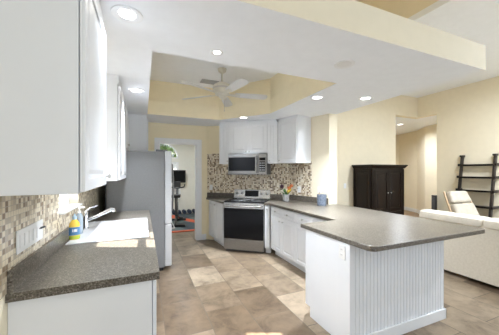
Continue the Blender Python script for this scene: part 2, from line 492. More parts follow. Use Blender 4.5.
# exercise room through the doorway
GX0, GX1, GY0, GY1, GZ = -1.6, 2.3, 5.74, 9.20, 2.75
AX, AZ, AR = 0.60, 1.93, 0.56
mb = MB()
mb.box(GX0, GY1, 0, AX - AR, GY1 + 0.12, GZ).box(AX + AR, GY1, 0, GX1, GY1 + 0.12, GZ).box(AX - AR, GY1, 0, AX + AR, GY1 + 0.12, 0.75)
mb.box(AX - AR, GY1, 1.80, AX + AR, GY1 + 0.12, AZ)
n = 20
for i in range(n):
    a0, a1 = PI * i / n, PI * (i + 1) / n
    p0 = (AX + AR * math.cos(a0), AZ + AR * math.sin(a0)); p1 = (AX + AR * math.cos(a1), AZ + AR * math.sin(a1))
    q = [(p0[0], p0[1]), (p0[0], GZ), (p1[0], GZ), (p1[0], p1[1])]
    mb.add([(x, GY1, z) for x, z in q] + [(x, GY1 + 0.12, z) for x, z in q], [(0, 1, 2, 3), (7, 6, 5, 4), (0, 4, 5, 1), (1, 5, 6, 2), (2, 6, 7, 3), (3, 7, 4, 0)])
M['gym'] = paint('pale exercise room paint', (0.80, 0.78, 0.70))
struct('wall_gym_back', mb, M['gym'])
struct('wall_gym_left', MB().box(GX0 - 0.1, 5.55, 0, GX0, GY1 + 0.12, GZ), M['gym'])
struct('wall_gym_right', MB().box(GX1, 5.1, 0, GX1 + 0.1, GY1 + 0.12, GZ), M['gym'])
struct('wall_gym_front', MB().box(GX0, 5.56, CZ, 1.3, 5.6, GZ).box(GX0 - 0.1, BACKY + 0.01, 0, -0.75, 5.55, GZ), M['gym'])
struct('ceiling_gym', MB().box(GX0 - 0.1, 5.3, GZ, GX1 + 0.1, GY1 + 0.12, GZ + 0.06), M['ceil'])
# doorway casing
mb = MB()
for y0, y1 in ((BACKY - 0.02, BACKY), (BACKY + 0.15, BACKY + 0.17)):
    mb.box(D0 - 0.09, y0, 0, D0 + 0.005, y1, DZ + 0.09).box(D1 - 0.005, y0, 0, D1 + 0.10, y1, DZ + 0.09).box(D0 + 0.005, y0, DZ - 0.005, D1 - 0.005, y1, DZ + 0.09)
mb.box(D0 - 0.002, BACKY, 0, D0 + 0.016, BACKY + 0.15, DZ).box(D1 - 0.016, BACKY, 0, D1 + 0.002, BACKY + 0.15, DZ).box(D0 + 0.016, BACKY, DZ - 0.016, D1 - 0.016, BACKY + 0.15, DZ + 0.002)
struct('trim_1', mb, M['trim'], bevel=0.004)

# window over the sink
w = thing('window_1', 'white framed window over the kitchen sink', 'window', (-0.66, (W0 + W1) / 2, WZ0))
w['kind'] = 'structure'
hw = (W1 - W0) / 2
h = WZ1 - WZ0
fm = MB().box(-0.03, -hw, 0, 0.02, -hw + 0.045, h).box(-0.03, hw - 0.045, 0, 0.02, hw, h).box(-0.03, -hw + 0.045, 0, 0.02, hw - 0.045, 0.045).box(-0.03, -hw + 0.045, h - 0.045, 0.02, hw - 0.045, h)
fm.box(-0.02, -0.018, 0.045, 0.012, 0.018, h - 0.045).box(-0.021, -hw + 0.045, 0.52, 0.013, hw - 0.045, 0.555)
obj('window_frame', fm, M['trim'], w, bevel=0.003)
obj('window_pane', MB().box(-0.006, -hw + 0.04, 0.04, -0.002, hw - 0.04, h - 0.04), M['glass'], w)
obj('window_sill', MB().box(0.02, -hw + 0.001, 0.0, 0.125, hw - 0.001, 0.018), M['trim'], w, bevel=0.004)

# arched window of the exercise room
w2 = thing('window_2', 'half round window with green foliage behind', 'window', (AX, GY1 + 0.05, AZ)); w2['kind'] = 'structure'
arc = [(math.cos(PI * i / 24), math.sin(PI * i / 24)) for i in range(25)]
mb = MB()
for i in range(24):
    q = [(arc[i][0] * r, arc[i][1] * r) for r in (AR - 0.05, AR)] + [(arc[i + 1][0] * r, arc[i + 1][1] * r) for r in (AR, AR - 0.05)]
    mb.add([(x, -0.03, z) for x, z in q] + [(x, 0.03, z) for x, z in q], [(0, 1, 2, 3), (7, 6, 5, 4), (0, 4, 5, 1), (1, 5, 6, 2), (2, 6, 7, 3), (3, 7, 4, 0)])
mb.box(-AR, -0.03, 0.0, AR, 0.03, 0.04)
obj('window_frame', mb, M['trim'], w2)
mb = MB()
k = [(x * (AR - 0.04), z * (AR - 0.04)) for x, z in arc]
mb.add([(x, -0.004, z) for x, z in k] + [(x, 0.004, z) for x, z in k], [tuple(range(25)), tuple(range(49, 24, -1))] + [(i, i + 1, 26 + i, 25 + i) for i in range(24)] + [(24, 0, 25, 49)])
obj('window_pane', mb, M['glass'], w2)
# closed shutter of the lower sash
w3 = thing('window_3', 'white shuttered window under the half round window', 'window', (AX, GY1 + 0.05, 0.75)); w3['kind'] = 'structure'
mb = MB().box(-AR, -0.04, 0, -AR + 0.07, 0.03, 1.08).box(AR - 0.07, -0.04, 0, AR, 0.03, 1.08).box(-AR + 0.07, -0.04, 0, AR - 0.07, 0.03, 0.07).box(-AR + 0.07, -0.04, 1.01, AR - 0.07, 0.03, 1.08).box(-0.04, -0.04, 0.07, 0.04, 0.03, 1.01)
obj('window_frame', mb, M['trim'], w3)
mb = MB()
for i in range(15):
    z = 0.075 + i * 0.0625
    mb.add([(-AR + 0.07, -0.03, z), (AR - 0.07, -0.03, z), (AR - 0.07, 0.02, z + 0.075), (-AR + 0.07, 0.02, z + 0.075), (-AR + 0.07, -0.024, z - 0.004), (AR - 0.07, -0.024, z - 0.004), (AR - 0.07, 0.026, z + 0.071), (-AR + 0.07, 0.026, z + 0.071)],
           [(0, 1, 2, 3), (7, 6, 5, 4), (0, 4, 5, 1), (1, 5, 6, 2), (2, 6, 7, 3), (3, 7, 4, 0)])
obj('shutter', mb, M['trim'], w3)

# garden behind the arched window
struct('ground', MB().box(-12, 9.35, -0.2, 14, 24, -0.05), M['ground'])
tr = thing('garden_tree', 'leafy green tree outside the half round window', 'tree', (0.7, 12.0, -0.05))
obj('trunk', MB().tube([(0, 0, 0), (0.05, 0, 0.8), (0.0, 0.05, 1.8)], [0.12, 0.10, 0.07]), M['lightwood'], tr, smooth=True)
mb = MB()
rr = random.Random(3)
for i in range(1100):
    th, ph, r = rr.uniform(0, 2 * PI), math.acos(rr.uniform(-1, 1)), 1.6 * rr.random() ** 0.4
    c = Vector((r * math.sin(ph) * math.cos(th) * 1.6, r * math.sin(ph) * math.sin(th) * 0.7, 2.5 + r * math.cos(ph) * 0.9))
    a = Vector((rr.uniform(-1, 1), rr.uniform(-1, 1), rr.uniform(-1, 1))).normalized() * rr.uniform(0.10, 0.22)
    b = a.orthogonal().normalized() * 0.07
    mb.add([c - a, c + b, c + a, c - b], [(0, 1, 2, 3)])
obj('foliage', mb, M['foliage'], tr)

# backsplashes (mosaic on the walls)
bs = struct('backsplash_left', MB().box(0, 0, 0, 1, 1, 1), M['mosaic'], 'beige square mosaic behind the sink')
mbl = MB()
for y0, y1, z0, z1 in ((1.425, W0, 0.914, 1.378), (W0, W1, 0.914, WZ0), (W1, 3.95, 0.914, 1.40)):
    mbl.box(y0, -0.006, z0, y1, 0, z1)
bpy.data.objects.remove(bs)
bs = struct('backsplash_left', mbl, M['mosaic'], 'beige square mosaic behind the sink', loc=(WX, 0, 0), rotz=PI / 2)
Ldiag = (Cn - A).length
struct('backsplash_range', MB().box(0.02, -0.006, 0.914, Ldiag - 0.003, 0, 1.85), M['mosaic2'], 'brown and cream mosaic behind the range', loc=(A.x, A.y, 0), rotz=DROT)
struct('backsplash_right', MB().box(0.006, -0.006, 0.914, 0.545, 0, 1.65), M['mosaic2'], 'brown and cream mosaic right of the range', loc=(Cn.x, Cn.y, 0), rotz=RROT)

# ------------------------------------------------------------------ cabinets
def panel_door(w, h, t=0.02, fr=0.055, raised=True):
    m = MB().box(0, -t * 0.55, 0, w, 0, h)
    m.box(0, -t, 0, fr, -t * 0.5, h).box(w - fr, -t, 0, w, -t * 0.5, h).box(fr, -t, 0, w - fr, -t * 0.5, fr).box(fr, -t, h - fr, w - fr, -t * 0.5, h)
    if raised and w > 2 * fr + 0.06:
        a = fr + 0.012; b = fr + 0.035
        x0, x1, z0, z1 = a, w - a, a, h - a
        X0, X1, Z0, Z1 = b, w - b, b, h - b
        y0, y1 = -t * 0.5, -t * 0.95
        m.add([(x0, y0, z0), (x1, y0, z0), (x1, y0, z1), (x0, y0, z1), (X0, y1, Z0), (X1, y1, Z0), (X1, y1, Z1), (X0, y1, Z1)],
              [(4, 5, 6, 7), (0, 1, 5, 4), (1, 2, 6, 5), (2, 3, 7, 6), (3, 0, 4, 7), (3, 2, 1, 0)])
    return m
def knob(parent, x, z, y):
    m = MB().lathe([(0.005, 0), (0.005, 0.012), (0.013, 0.018), (0.014, 0.024), (0.009, 0.028)], n=12)
    m.xf(Matrix.Translation((x, y, z)) @ Matrix.Rotation(PI / 2, 4, 'X'))
    return obj('knob', m, M['nickel'], parent, smooth=True)
def cabinet(name, label, loc, rotz, w, depth, z0, z1, fronts, toe=0.0, body=None, group=None, cat='cabinet'):
    t = thing(name, label, cat, (loc[0], loc[1], 0), rotz, group)
    mb = body or MB().box(0, -depth + 0.02, z0 + toe, w, 0, z1)
    if toe and not body: mb.box(0.0, -depth + 0.09, z0, w, -0.01, z0 + toe)
    obj('body', mb, M['cab'], t, bevel=0.002)
    for f in fronts:
        kind, x0, x1, fz0, fz1 = f[:5]
        g = 0.002
        wd, ht = x1 - x0 - 2 * g, fz1 - fz0 - 2 * g
        d = obj(kind, panel_door(wd, ht, 0.02, 0.055 if kind == 'door' else 0.03) if kind != 'panel' else MB().box(0, -0.018, 0, wd, 0, ht), M['cab'], t, bevel=0.003, loc=(x0 + g, -depth + 0.0165, fz0 + g))
        if len(f) > 5 and f[5]:
            knob(d, f[5][0] - x0 - g, f[5][1] - fz0 - g, -0.02)
    return t

UG = 'white wall cabinets'
# left wall, uppers
tn = cabinet('wall_cabinet', 'white wall cabinet over near end of the sink counter, close to camera', (WX + 0.001, 1.20, 0), PI / 2, 0.645, 0.355, 1.38, 2.36,
        [('door', 0.0, 0.645, 1.385, 2.345, (0.60, 1.44))], group=UG)
obj('crown', MB().box(0, -0.345, 2.36, 0.645, 0, CZ - 0.002), M['cab'], tn)
tn = cabinet('wall_cabinet', 'white wall cabinet between sink window and refrigerator', (WX + 0.001, 2.875, 0), PI / 2, 1.04, 0.355, 1.375, 2.36,
        [('door', 0.0, 0.52, 1.38, 2.345, (0.48, 1.44)), ('door', 0.52, 1.04, 1.38, 2.345, (0.56, 1.44))], group=UG)
obj('crown', MB().box(0, -0.345, 2.36, 1.04, 0, CZ - 0.002), M['cab'], tn)
tn = cabinet('wall_cabinet', 'short white wall cabinet above the refrigerator', (WX + 0.001, 3.92, 0), PI / 2, 0.79, 0.355, 1.80, 2.36,
        [('door', 0.0, 0.395, 1.805, 2.345, (0.35, 1.88)), ('door', 0.395, 0.79, 1.805, 2.345, (0.44, 1.88))], group=UG)
obj('crown', MB().box(0, -0.345, 2.36, 0.79, 0, CZ - 0.002), M['cab'], tn)
cabinet('pantry_cabinet', 'tall white pantry panel beyond the refrigerator', (WX + 0.001, 4.715, 0), PI / 2, 0.66, 0.655, 0.0, CZ - 0.002,
        [('door', 0.0, 0.66, 0.12, 2.38, (0.06, 1.1))], toe=0.1)
# left wall, base run with the sink (hollow round the basin)
mb = MB().box(0, -0.62, 0.10, 0.78, 0, 0.872).box(0.78, -0.62, 0.10, 1.76, 0, 0.64).box(1.76, -0.62, 0.10, 2.41, 0, 0.872).box(0.78, -0.62, 0.64, 1.76, -0.60, 0.872).box(0, -0.55, 0, 2.41, -0.01, 0.10)
cabinet('base_cabinet', 'white base cabinet under the sink counter', (WX + 0.001, 1.50, 0), PI / 2, 2.41, 0.64, 0, 0.872,
        [('door', 0.01, 0.40, 0.12, 0.86, (0.36, 0.8)), ('door', 0.40, 0.79, 0.12, 0.86, (0.44, 0.8)), ('door', 0.79, 1.27, 0.12, 0.86, (1.23, 0.8)), ('door', 1.27, 1.75, 0.12, 0.86, (1.31, 0.8)), ('door', 1.75, 2.40, 0.12, 0.86, (1.80, 0.8))], body=mb)
# angled wall, uppers
RX0, RX1 = 0.66, 1.42
def dcab(name, label, x0, x1, depth, z0, z1, fronts, **kw):
    p = dg(x0, -0.007)
    return cabinet(name, label, p, DROT, x1 - x0, depth, z0, z1, fronts, **kw)
UZ = 1.62
dcab('wall_cabinet', 'narrow white wall cabinet left of the microwave', 0.447, RX0 - 0.002, 0.35, UZ, CZ - 0.002, [('door', 0, RX0 - 0.449, UZ, 2.40, (0.18, UZ + 0.05))], group=UG)
dcab('wall_cabinet', 'double door white wall cabinet above the microwave', RX0, RX1, 0.35, 1.815, CZ - 0.002, [('door', 0, 0.38, 1.82, 2.40, (0.35, 1.85)), ('door', 0.38, 0.76, 1.82, 2.40, (0.41, 1.85))], group=UG)
xr = 1.62
p0 = dg(RX1 + 0.002, -0.007)
# right upper and the corner cabinet that returns along the right wall
bodyR = MB().box(0, -0.33, UZ, xr - RX1 - 0.03, 0, CZ - 0.002)
dcab('wall_cabinet', 'narrow white wall cabinet right of the microwave', RX1 + 0.002, xr, 0.35, UZ, CZ - 0.002, [('door', 0, xr - RX1 - 0.006, UZ, 2.40, (0.04, UZ + 0.05))], body=bodyR, group=UG)
Rm = Vector((Ev.y, -Ev.x))                 # away from the right wall, into the room
def rg(s, y):                              # frame of the right stub wall
    p = Cn + Ev * s - Rm * y
    return (p.x, p.y)
pc = rg(0.080, -0.007)
cabinet('wall_cabinet', 'white wall cabinet with plain end panel, last one right of range', pc, RROT, 0.458, 0.38, UZ, CZ - 0.002, [('door', 0.0, 0.453, UZ, 2.40, (0.05, UZ + 0.05))], group=UG)

# base cabinets by the range
BZ = 0.872
# left of the range: angled end unit
t = thing('base_cabinet', 'white angled base cabinet left of the range', 'cabinet', (A.x, A.y, 0), DROT)
f0, f1 = Vector((0.075, -0.012)), Vector((RX0 - 0.03, -0.585))
obj('body', MB().prism([(0.10, -0.009), (RX0 - 0.004, -0.009), (RX0 - 0.004, -0.575), (RX0 - 0.03, -0.575)], 0.10, BZ).prism([(0.18, -0.009), (RX0 - 0.004, -0.009), (RX0 - 0.004, -0.50)], 0, 0.10), M['cab'], t)
fd = (f1 - f0); fl_ = fd.length; fa = math.atan2(fd.y, fd.x)
for (k0, k1, nm, kn) in ((0.02, 0.56, 'door', True), (0.57, 0.98, 'filler', False)):
    q = f0 + fd * k0
    wd = fl_ * (k1 - k0)
    d = obj(nm, panel_door(wd, 0.74) if nm == 'door' else MB().box(0, -0.012, 0, wd, 0, 0.74), M['cab'], t, bevel=0.003, loc=(q.x, q.y, 0.12), rotz=fa)
    if kn: knob(d, wd - 0.04, 0.68, -0.02)
# right of the range: narrow pull-out on the angle
xr2 = 1.523
p = dg(RX1 + 0.006, -0.45)
cabinet('base_cabinet', 'narrow white base cabinet right of the range', p, DROT, xr2 - RX1 - 0.012, 0.165, 0, BZ, [('door', 0.0, xr2 - RX1 - 0.012, 0.12, 0.86, (0.045, 0.80))], toe=0.1)
RXF = 2.08
Y1r = 3.965
def rcab(label, ya, yb, fronts):
    return cabinet('base_cabinet', label, (2.64, ya, 0), -PI / 2, ya - yb, 2.64 - RXF, 0, BZ, fronts, toe=0.1, group='white base cabinets right of the range')
rcab('white base cabinet with two drawers and two doors facing the aisle', 3.955, 3.19, [
    ('drawer', 0, 0.385, 0.715, 0.862, (0.19, 0.79)), ('drawer', 0.385, 0.765, 0.715, 0.862, (0.575, 0.79)),
    ('door', 0, 0.385, 0.12, 0.71, (0.335, 0.65)), ('door', 0.385, 0.765, 0.12, 0.71, (0.435, 0.65))])
rcab('white base cabinet with one door tucked behind the peninsula', 3.188, 2.235, [
    ('drawer', 0, 0.42, 0.715, 0.862, (0.21, 0.79)), ('door', 0, 0.42, 0.12, 0.71, (0.37, 0.65)), ('panel', 0.42, 0.90, 0.12, 0.862)])

# peninsula
PX0, PX1, PY0, PY1 = 1.562, 2.78, 1.57, 2.19
t = thing('peninsula_cabinet', 'white peninsula base with beadboard front under stone counter', 'kitchen island', (PX0, PY0, 0))
wd, dp = PX1 - PX0, PY1 - PY0
obj('body', MB().box(0.012, 0.012, 0.10, wd - 0.012, dp, BZ).box(0.012, 0.012, 0, wd - 0.012, dp - 0.075, 0.10), M['cab'], t)
obj('end_panel', MB().box(-0.002, 0.15, 0.10, 0.012, dp, BZ).box(-0.002, 0.15, 0, 0.012, dp - 0.075, 0.10), M['cab'], t)
obj('pilaster', MB().box(-0.012, 0.0, 0, 0.012, 0.15, BZ), M['cab'], t, bevel=0.003)
# beadboard: one continuous grooved sheet
pr = [(0.012, 0.012)]
x = 0.012
pts = []
pitch = 0.0415
while x < wd - 0.012:
    x2 = min(x + pitch, wd)
    pts += [(x, 0.0), (x2 - 0.010, 0.0), (x2 - 0.0075, 0.0065), (x2 - 0.0025, 0.0065)]
    x = x2
poly = [(0.012, 0.012)] + pts + [(wd, 0.0), (wd, 0.012)]
obj('beadboard', MB().prism(poly, 0.0, BZ), M['cab'], t)
obj('baseboard', MB().box(0.0, -0.016, 0, wd + 0.016, -0.0005, 0.10).box(wd + 0.0005, -0.016, 0, wd + 0.016, 1.70, 0.10).box(-0.014, -0.016, 0, 0.0, 0.0, 0.10), M['trim'], t, bevel=0.004)
obj('side_panel', MB().box(wd - 0.012, 0.012, 0, wd, 1.78, BZ), M['cab'], t)

# ------------------------------------------------------------------ countertops
def rounded(poly, idx, r, n=6):
    out = []
    for i, p in enumerate(poly):
        if i not in idx: out.append(p); continue
        p, a, b = Vector(p), Vector(poly[i - 1]), Vector(poly[(i + 1) % len(poly)])
        u, w = (a - p).normalized(), (b - p).normalized()
        s, e = p + u * r, p + w * r
        for k in range(n + 1):
            q = k / n
            v = s * (1 - q) ** 2 + p * 2 * q * (1 - q) + e * q ** 2
            out.append(tuple(v))
    return out
ZT0, ZT1 = 0.874, 0.914
t = thing('countertop', 'taupe stone countertop of the peninsula and range side', 'countertop', (2.2, 2.2, 0))
poly = [dg(RX1 + 0.004, -0.010), (rg(0.012, -0.010)), rg((E - Cn).length, -0.008), (2.90, 3.392), (3.08, 3.392), (3.08, 1.35), (1.545, 1.35), (1.545, 2.262), (2.045, 2.285), (2.045, dg(1.5, -0.64)[1] - 0.005), dg(RX1 + 0.004, -0.635)]
poly = rounded(poly, {5, 6}, 0.07)
poly2 = [(x - 2.2, y - 2.2) for x, y in poly]
obj('slab', MB().prism(poly2, ZT0, ZT1), M['granite'], t, bevel=0.006, seg=3)
o = obj('upstand', MB().box(RX1 + 0.004, -0.028, ZT1 + 0.0005, Ldiag - 0.03, -0.0065, 1.016), M['granite'], t)
o.location = (A.x - 2.2, A.y - 2.2, 0); o.rotation_euler = (0, 0, DROT)
o = obj('upstand', MB().box(0.03, -0.028, ZT1 + 0.0005, (E - Cn).length - 0.01, -0.0065, 1.016), M['granite'], t)
o.location = (Cn.x - 2.2, Cn.y - 2.2, 0); o.rotation_euler = (0, 0, RROT)

t = thing('countertop', 'small angled stone countertop left of the range', 'countertop', (A.x, A.y, 0), DROT)
obj('slab', MB().prism([(0.025, -0.009), (RX0 - 0.004, -0.009), (RX0 - 0.004, -0.635), (RX0 - 0.05, -0.635), (0.025, -0.07)], ZT0, ZT1), M['granite'], t, bevel=0.005)
obj('upstand', MB().box(0.025, -0.028, ZT1 + 0.0005, RX0 - 0.004, -0.0065, 1.016), M['granite'], t)

t = thing('countertop', 'taupe stone countertop around the white sink', 'countertop', (WX, 1.48, 0), PI / 2)
# local x = along +Y, local -y = into the room
SX0, SX1, SYa, SYb = 0.82, 1.71, -0.610, -0.055     # sink cut-out
mb = MB().box(0, -0.66, ZT0, SX0, -0.001, ZT1).box(SX1, -0.66, ZT0, 2.435, -0.001, ZT1).box(SX0, -0.66, ZT0, SX1, SYa, ZT1).box(SX0, SYb, ZT0, SX1, -0.001, ZT1)
obj('slab', mb, M['granite'], t)
obj('upstand', MB().box(0.0, -0.026, ZT1 + 0.0005, 2.435, -0.0065, 1.016), M['granite'], t, bevel=0.002)

# sink
t = thing('kitchen_sink', 'white single bowl drop-in sink in the stone counter', 'sink', (WX, 1.48, 0.914), PI / 2)
bx0, bx1, by0, by1 = SX0 + 0.03, SX1 - 0.03, SYa + 0.02, -0.16
mb = MB()
z1 = 0.010
rx0, rx1, ry0, ry1 = SX0 - 0.012, SX1 + 0.012, SYa - 0.012, SYb + 0.02
mb.box(rx0, ry0, 0.0008, bx0, ry1, z1).box(bx1, ry0, 0.0008, rx1, ry1, z1).box(bx0, ry0, 0.0008, bx1, by0, z1).box(bx0, by1, 0.0008, bx1, ry1, z1)
obj('rim', mb, M['sink'], t, bevel=0.003)
mb = MB()
k = 0.04; zb = -0.19
top = [(bx0, by0), (bx1, by0), (bx1, by1), (bx0, by1)]; bot = [(bx0 + k, by0 + k), (bx1 - k, by0 + k), (bx1 - k, by1 - k), (bx0 + k, by1 - k)]
mb.add([(x, y, z1 - 0.001) for x, y in top] + [(x, y, zb) for x, y in bot] + [(x + (0.008 if x > 1.2 else -0.008), y + (0.008 if y > -0.4 else -0.008), z1 - 0.001) for x, y in top] + [(x, y, zb - 0.01) for x, y in bot],
       [(0, 1, 5, 4), (1, 2, 6, 5), (2, 3, 7, 6), (3, 0, 4, 7), (4, 5, 6, 7), (8, 12, 13, 9), (9, 13, 14, 10), (10, 14, 15, 11), (11, 15, 12, 8), (15, 14, 13, 12), (0, 8, 9, 1), (1, 9, 10, 2), (2, 10, 11, 3), (3, 11, 8, 0)])
obj('basin', mb, M['sink'], t)
obj('drain', MB().lathe([(0.045, 0), (0.045, 0.004), (0.03, 0.004), (0.028, 0.001)], ((bx0 + bx1) / 2, (by0 + by1) / 2, zb), 20), M['chrome'], t)
# faucet
t = thing('kitchen_faucet', 'chrome pull-out faucet on the sink deck', 'faucet', (-0.500, 2.80, 0.9245))
obj('body', MB().lathe([(0.030, 0), (0.030, 0.012), (0.022, 0.016), (0.021, 0.11), (0.024, 0.115), (0.024, 0.16), (0.015, 0.172)], n=20), M['chrome'], t, smooth=True)
obj('spout', MB().tube([(0.015, 0, 0.085), (0.08, 0, 0.112), (0.15, 0, 0.145)], [0.017, 0.016, 0.016], 14), M['chrome'], t, smooth=True)
obj('spray_head', MB().tube([(0.152, 0, 0.146), (0.215, 0, 0.175), (0.232, 0, 0.170), (0.238, 0, 0.150)], [0.018, 0.021, 0.021, 0.017], 14), M['chrome'], t, smooth=True)
obj('lever', MB().tube([(0.0, 0.0, 0.168), (0.03, 0.02, 0.195), (0.09, 0.045, 0.215)], [0.010, 0.008, 0.006], 10), M['chrome'], t, smooth=True)
# bottles
t = thing('soap_bottle', 'yellow dish soap bottle with blue label on the sink deck', 'bottle', (-0.508, 2.42, 0.9246), 0.3)
def oval(profile, sy=0.6):
    m = MB().lathe(profile, n=24); m.v = [(x, y * sy, z) for x, y, z in m.v]; return m
obj('body', oval([(0.030, 0), (0.037, 0.006), (0.037, 0.11), (0.034, 0.13), (0.022, 0.15), (0.014, 0.16)]), M['soap'], t, smooth=True)
obj('base_band', oval([(0.0376, 0.006), (0.0376, 0.03)]), M['soapgreen'], t, smooth=True)
lb = obj('label', oval([(0.0378, 0.035), (0.0378, 0.10)]), M['soapblue'], t, smooth=True)
mb = MB()
for i, (x, w_, h_) in enumerate(((-0.016, 0.006, 0.022), (-0.005, 0.012, 0.022), (0.009, 0.006, 0.022))):
    mb.box(x, -0.0236, 0.062, x + w_, -0.0225, 0.062 + h_)
obj('print', mb, M['plate'], t)
obj('cap', MB().lathe([(0.014, 0.16), (0.015, 0.163), (0.015, 0.185), (0.007, 0.19), (0.005, 0.205)], n=16), M['soapcap'], t, smooth=True)
t = thing('soap_dispenser', 'slim blue grey bottle between yellow soap and faucet', 'bottle', (-0.515, 2.62, 0.9246))
obj('body', MB().lathe([(0.026, 0), (0.028, 0.004), (0.028, 0.15), (0.018, 0.175), (0.011, 0.182)], n=20), M['bottle'], t, smooth=True)
obj('pump', MB().lathe([(0.012, 0.18), (0.012, 0.20), (0.005, 0.203), (0.005, 0.225)], n=14).box(-0.007, -0.006, 0.222, 0.04, 0.006, 0.234), M['plate'], t)

# ------------------------------------------------------------------ appliances
# refrigerator (front faces +X)
t = thing('refrigerator', 'grey refrigerator with steel doors at end of sink counter', 'refrigerator', (-0.465, 3.93, 0))
FW, FB, FD = 0.77, 0.762, 0.862
obj('body', MB().box(0, 0, 0.05, FB, FW, 1.765), M['fridge'], t, bevel=0.006)
for y0, y1, z0, z1, nm in ((0.0, 0.383, 0.69, 1.775, 'door'), (0.387, FW, 0.69, 1.775, 'door'), (0.0, FW, 0.06, 0.68, 'freezer_drawer')):
    d = obj(nm, MB().box(FB + 0.004, y0, z0, FD, y1, z1), M['fridge_door'], t, bevel=0.012, seg=3)
    if nm == 'door':
        yy = 0.345 if y0 == 0 else 0.425
        obj('handle', MB().tube([(FD - 0.002, yy, 0.80), (FD + 0.045, yy, 0.84), (FD + 0.06, yy, 1.1), (FD + 0.06, yy, 1.3), (FD + 0.045, yy, 1.58), (FD - 0.002, yy, 1.62)], 0.011), M['steel'], d, smooth=True)
    else:
        obj('handle', MB().tube([(FD - 0.002, 0.08, 0.60), (FD + 0.05, 0.10, 0.60), (FD + 0.055, 0.38, 0.60), (FD + 0.05, 0.67, 0.60), (FD - 0.002, 0.69, 0.60)], 0.011), M['steel'], d, smooth=True)
obj('hinge_cover', MB().box(0.64, 0.01, 1.766, 0.80, 0.07, 1.795), M['darkgrey'], t, bevel=0.006)
obj('kick_plate', MB().box(0.03, 0.02, 0.0, FB - 0.02, FW - 0.02, 0.05), M['black'], t)

# range
t = thing('kitchen_range', 'stainless steel electric range with black oven glass', 'stove', (*dg((RX0 + RX1) / 2, -0.008), 0), DROT)
hw = (RX1 - RX0) / 2 - 0.001
obj('body', MB().box(-hw, -0.60, 0.05, hw, -0.03, 0.905).box(-hw + 0.02, -0.57, 0, hw - 0.02, -0.05, 0.05), M['darkgrey'], t)
obj('cooktop', MB().box(-hw, -0.635, 0.9055, hw, -0.06, 0.925), M['blackglass'], t, bevel=0.004)
mb = MB()
for bx, by, r in ((-0.19, -0.46, 0.11), (0.19, -0.46, 0.09), (-0.19, -0.20, 0.08), (0.19, -0.20, 0.10)):
    for q in (r, r * 0.6):
        mb.lathe([(q, 0.9252), (q, 0.9256), (q - 0.004, 0.9256), (q - 0.004, 0.9252)], (bx, by, 0), 28)
obj('burner_ring', mb, M['wgrey'], t)
d = obj('oven_door', MB().box(-hw, -0.645, 0.235, hw, -0.602, 0.90), M['steel_h'], t, bevel=0.004)
obj('oven_glass', MB().box(-hw + 0.004, -0.651, 0.245, hw - 0.004, -0.6455, 0.800), M['blackglass'], d)
obj('handle', MB().tube([(-hw + 0.05, -0.645, 0.845), (-hw + 0.05, -0.69, 0.845)], 0.010).tube([(hw - 0.05, -0.645, 0.845), (hw - 0.05, -0.69, 0.845)], 0.010).tube([(-hw + 0.02, -0.69, 0.845), (hw - 0.02, -0.69, 0.845)], 0.014), M['steel_h'], d, smooth=True)
obj('drawer', MB().box(-hw, -0.645, 0.045, hw, -0.602, 0.23), M['steel'], t, bevel=0.004)
g = obj('control_panel', MB().prism([(-0.06, 0.926), (-0.06, 0.926)], 0, 1) if False else MB().add(
    [(-hw, -0.085, 0.926), (hw, -0.085, 0.926), (hw, -0.025, 0.926), (-hw, -0.025, 0.926), (-hw, -0.06, 1.10), (hw, -0.06, 1.10), (hw, -0.025, 1.10), (-hw, -0.025, 1.10)],
    [(0, 3, 2, 1), (4, 5, 6, 7), (0, 1, 5, 4), (1, 2, 6, 5), (2, 3, 7, 6), (3, 0, 4, 7)]), M['steel_h'], t, bevel=0.004)
obj('display', MB().add([(-0.14, -0.083, 0.965), (0.14, -0.083, 0.965), (0.14, -0.070, 1.085), (-0.14, -0.070, 1.085), (-0.14, -0.06, 0.965), (0.14, -0.06, 0.965), (0.14, -0.055, 1.085), (-0.14, -0.055, 1.085)],
    [(0, 1, 2, 3), (7, 6, 5, 4), (0, 4, 5, 1), (1, 5, 6, 2), (2, 6, 7, 3), (3, 7, 4, 0)]), M['blackglass'], g)
for kx in (-0.31, -0.20, 0.20, 0.31):
    m = MB().lathe([(0.026, 0), (0.026, 0.006), (0.019, 0.008), (0.017, 0.032), (0.0155, 0.034)], n=16)
    m.xf(Matrix.Translation((kx, -0.0745, 1.025)) @ Matrix.Rotation(PI / 2 - 0.14, 4, 'X'))
    obj('burner_knob', m, M['steel'], g, smooth=True)

# microwave
t = thing('microwave', 'stainless steel microwave mounted above the range', 'microwave', (*dg((RX0 + RX1) / 2, -0.008), 1.41), DROT)
hw = (RX1 - RX0) / 2 - 0.003
obj('body', MB().box(-hw, -0.385, 0, hw, 0, 0.40), M['darkgrey'], t)
d = obj('door', MB().box(-hw, -0.425, 0.012, hw - 0.155, -0.386, 0.398), M['steel'], t, bevel=0.004)
obj('glass', MB().box(-hw + 0.015, -0.4275, 0.07, hw - 0.215, -0.4255, 0.33), M['blackglass'], d)
obj('handle', MB().tube([(hw - 0.19, -0.425, 0.05), (hw - 0.19, -0.462, 0.06), (hw - 0.19, -0.465, 0.2), (hw - 0.19, -0.462, 0.34), (hw - 0.19, -0.425, 0.35)], 0.012), M['steel_h'], d, smooth=True)
c = obj('control_panel', MB().box(hw - 0.152, -0.425, 0.012, hw, -0.386, 0.398), M['steel'], t, bevel=0.004)
obj('keypad', MB().box(hw - 0.135, -0.4275, 0.06, hw - 0.018, -0.4255, 0.25), M['blackglass'], c)
obj('display', MB().box(hw - 0.135, -0.4275, 0.265, hw - 0.018, -0.4255, 0.32), M['blackglass'], c)
mb = MB()
for i in range(4):
    for j in range(3):
        obj('keypad_button', MB().box(hw - 0.126 + j * 0.036, -0.429, 0.078 + i * 0.043, hw - 0.104 + j * 0.036, -0.4276, 0.098 + i * 0.043), M['wgrey'], c)

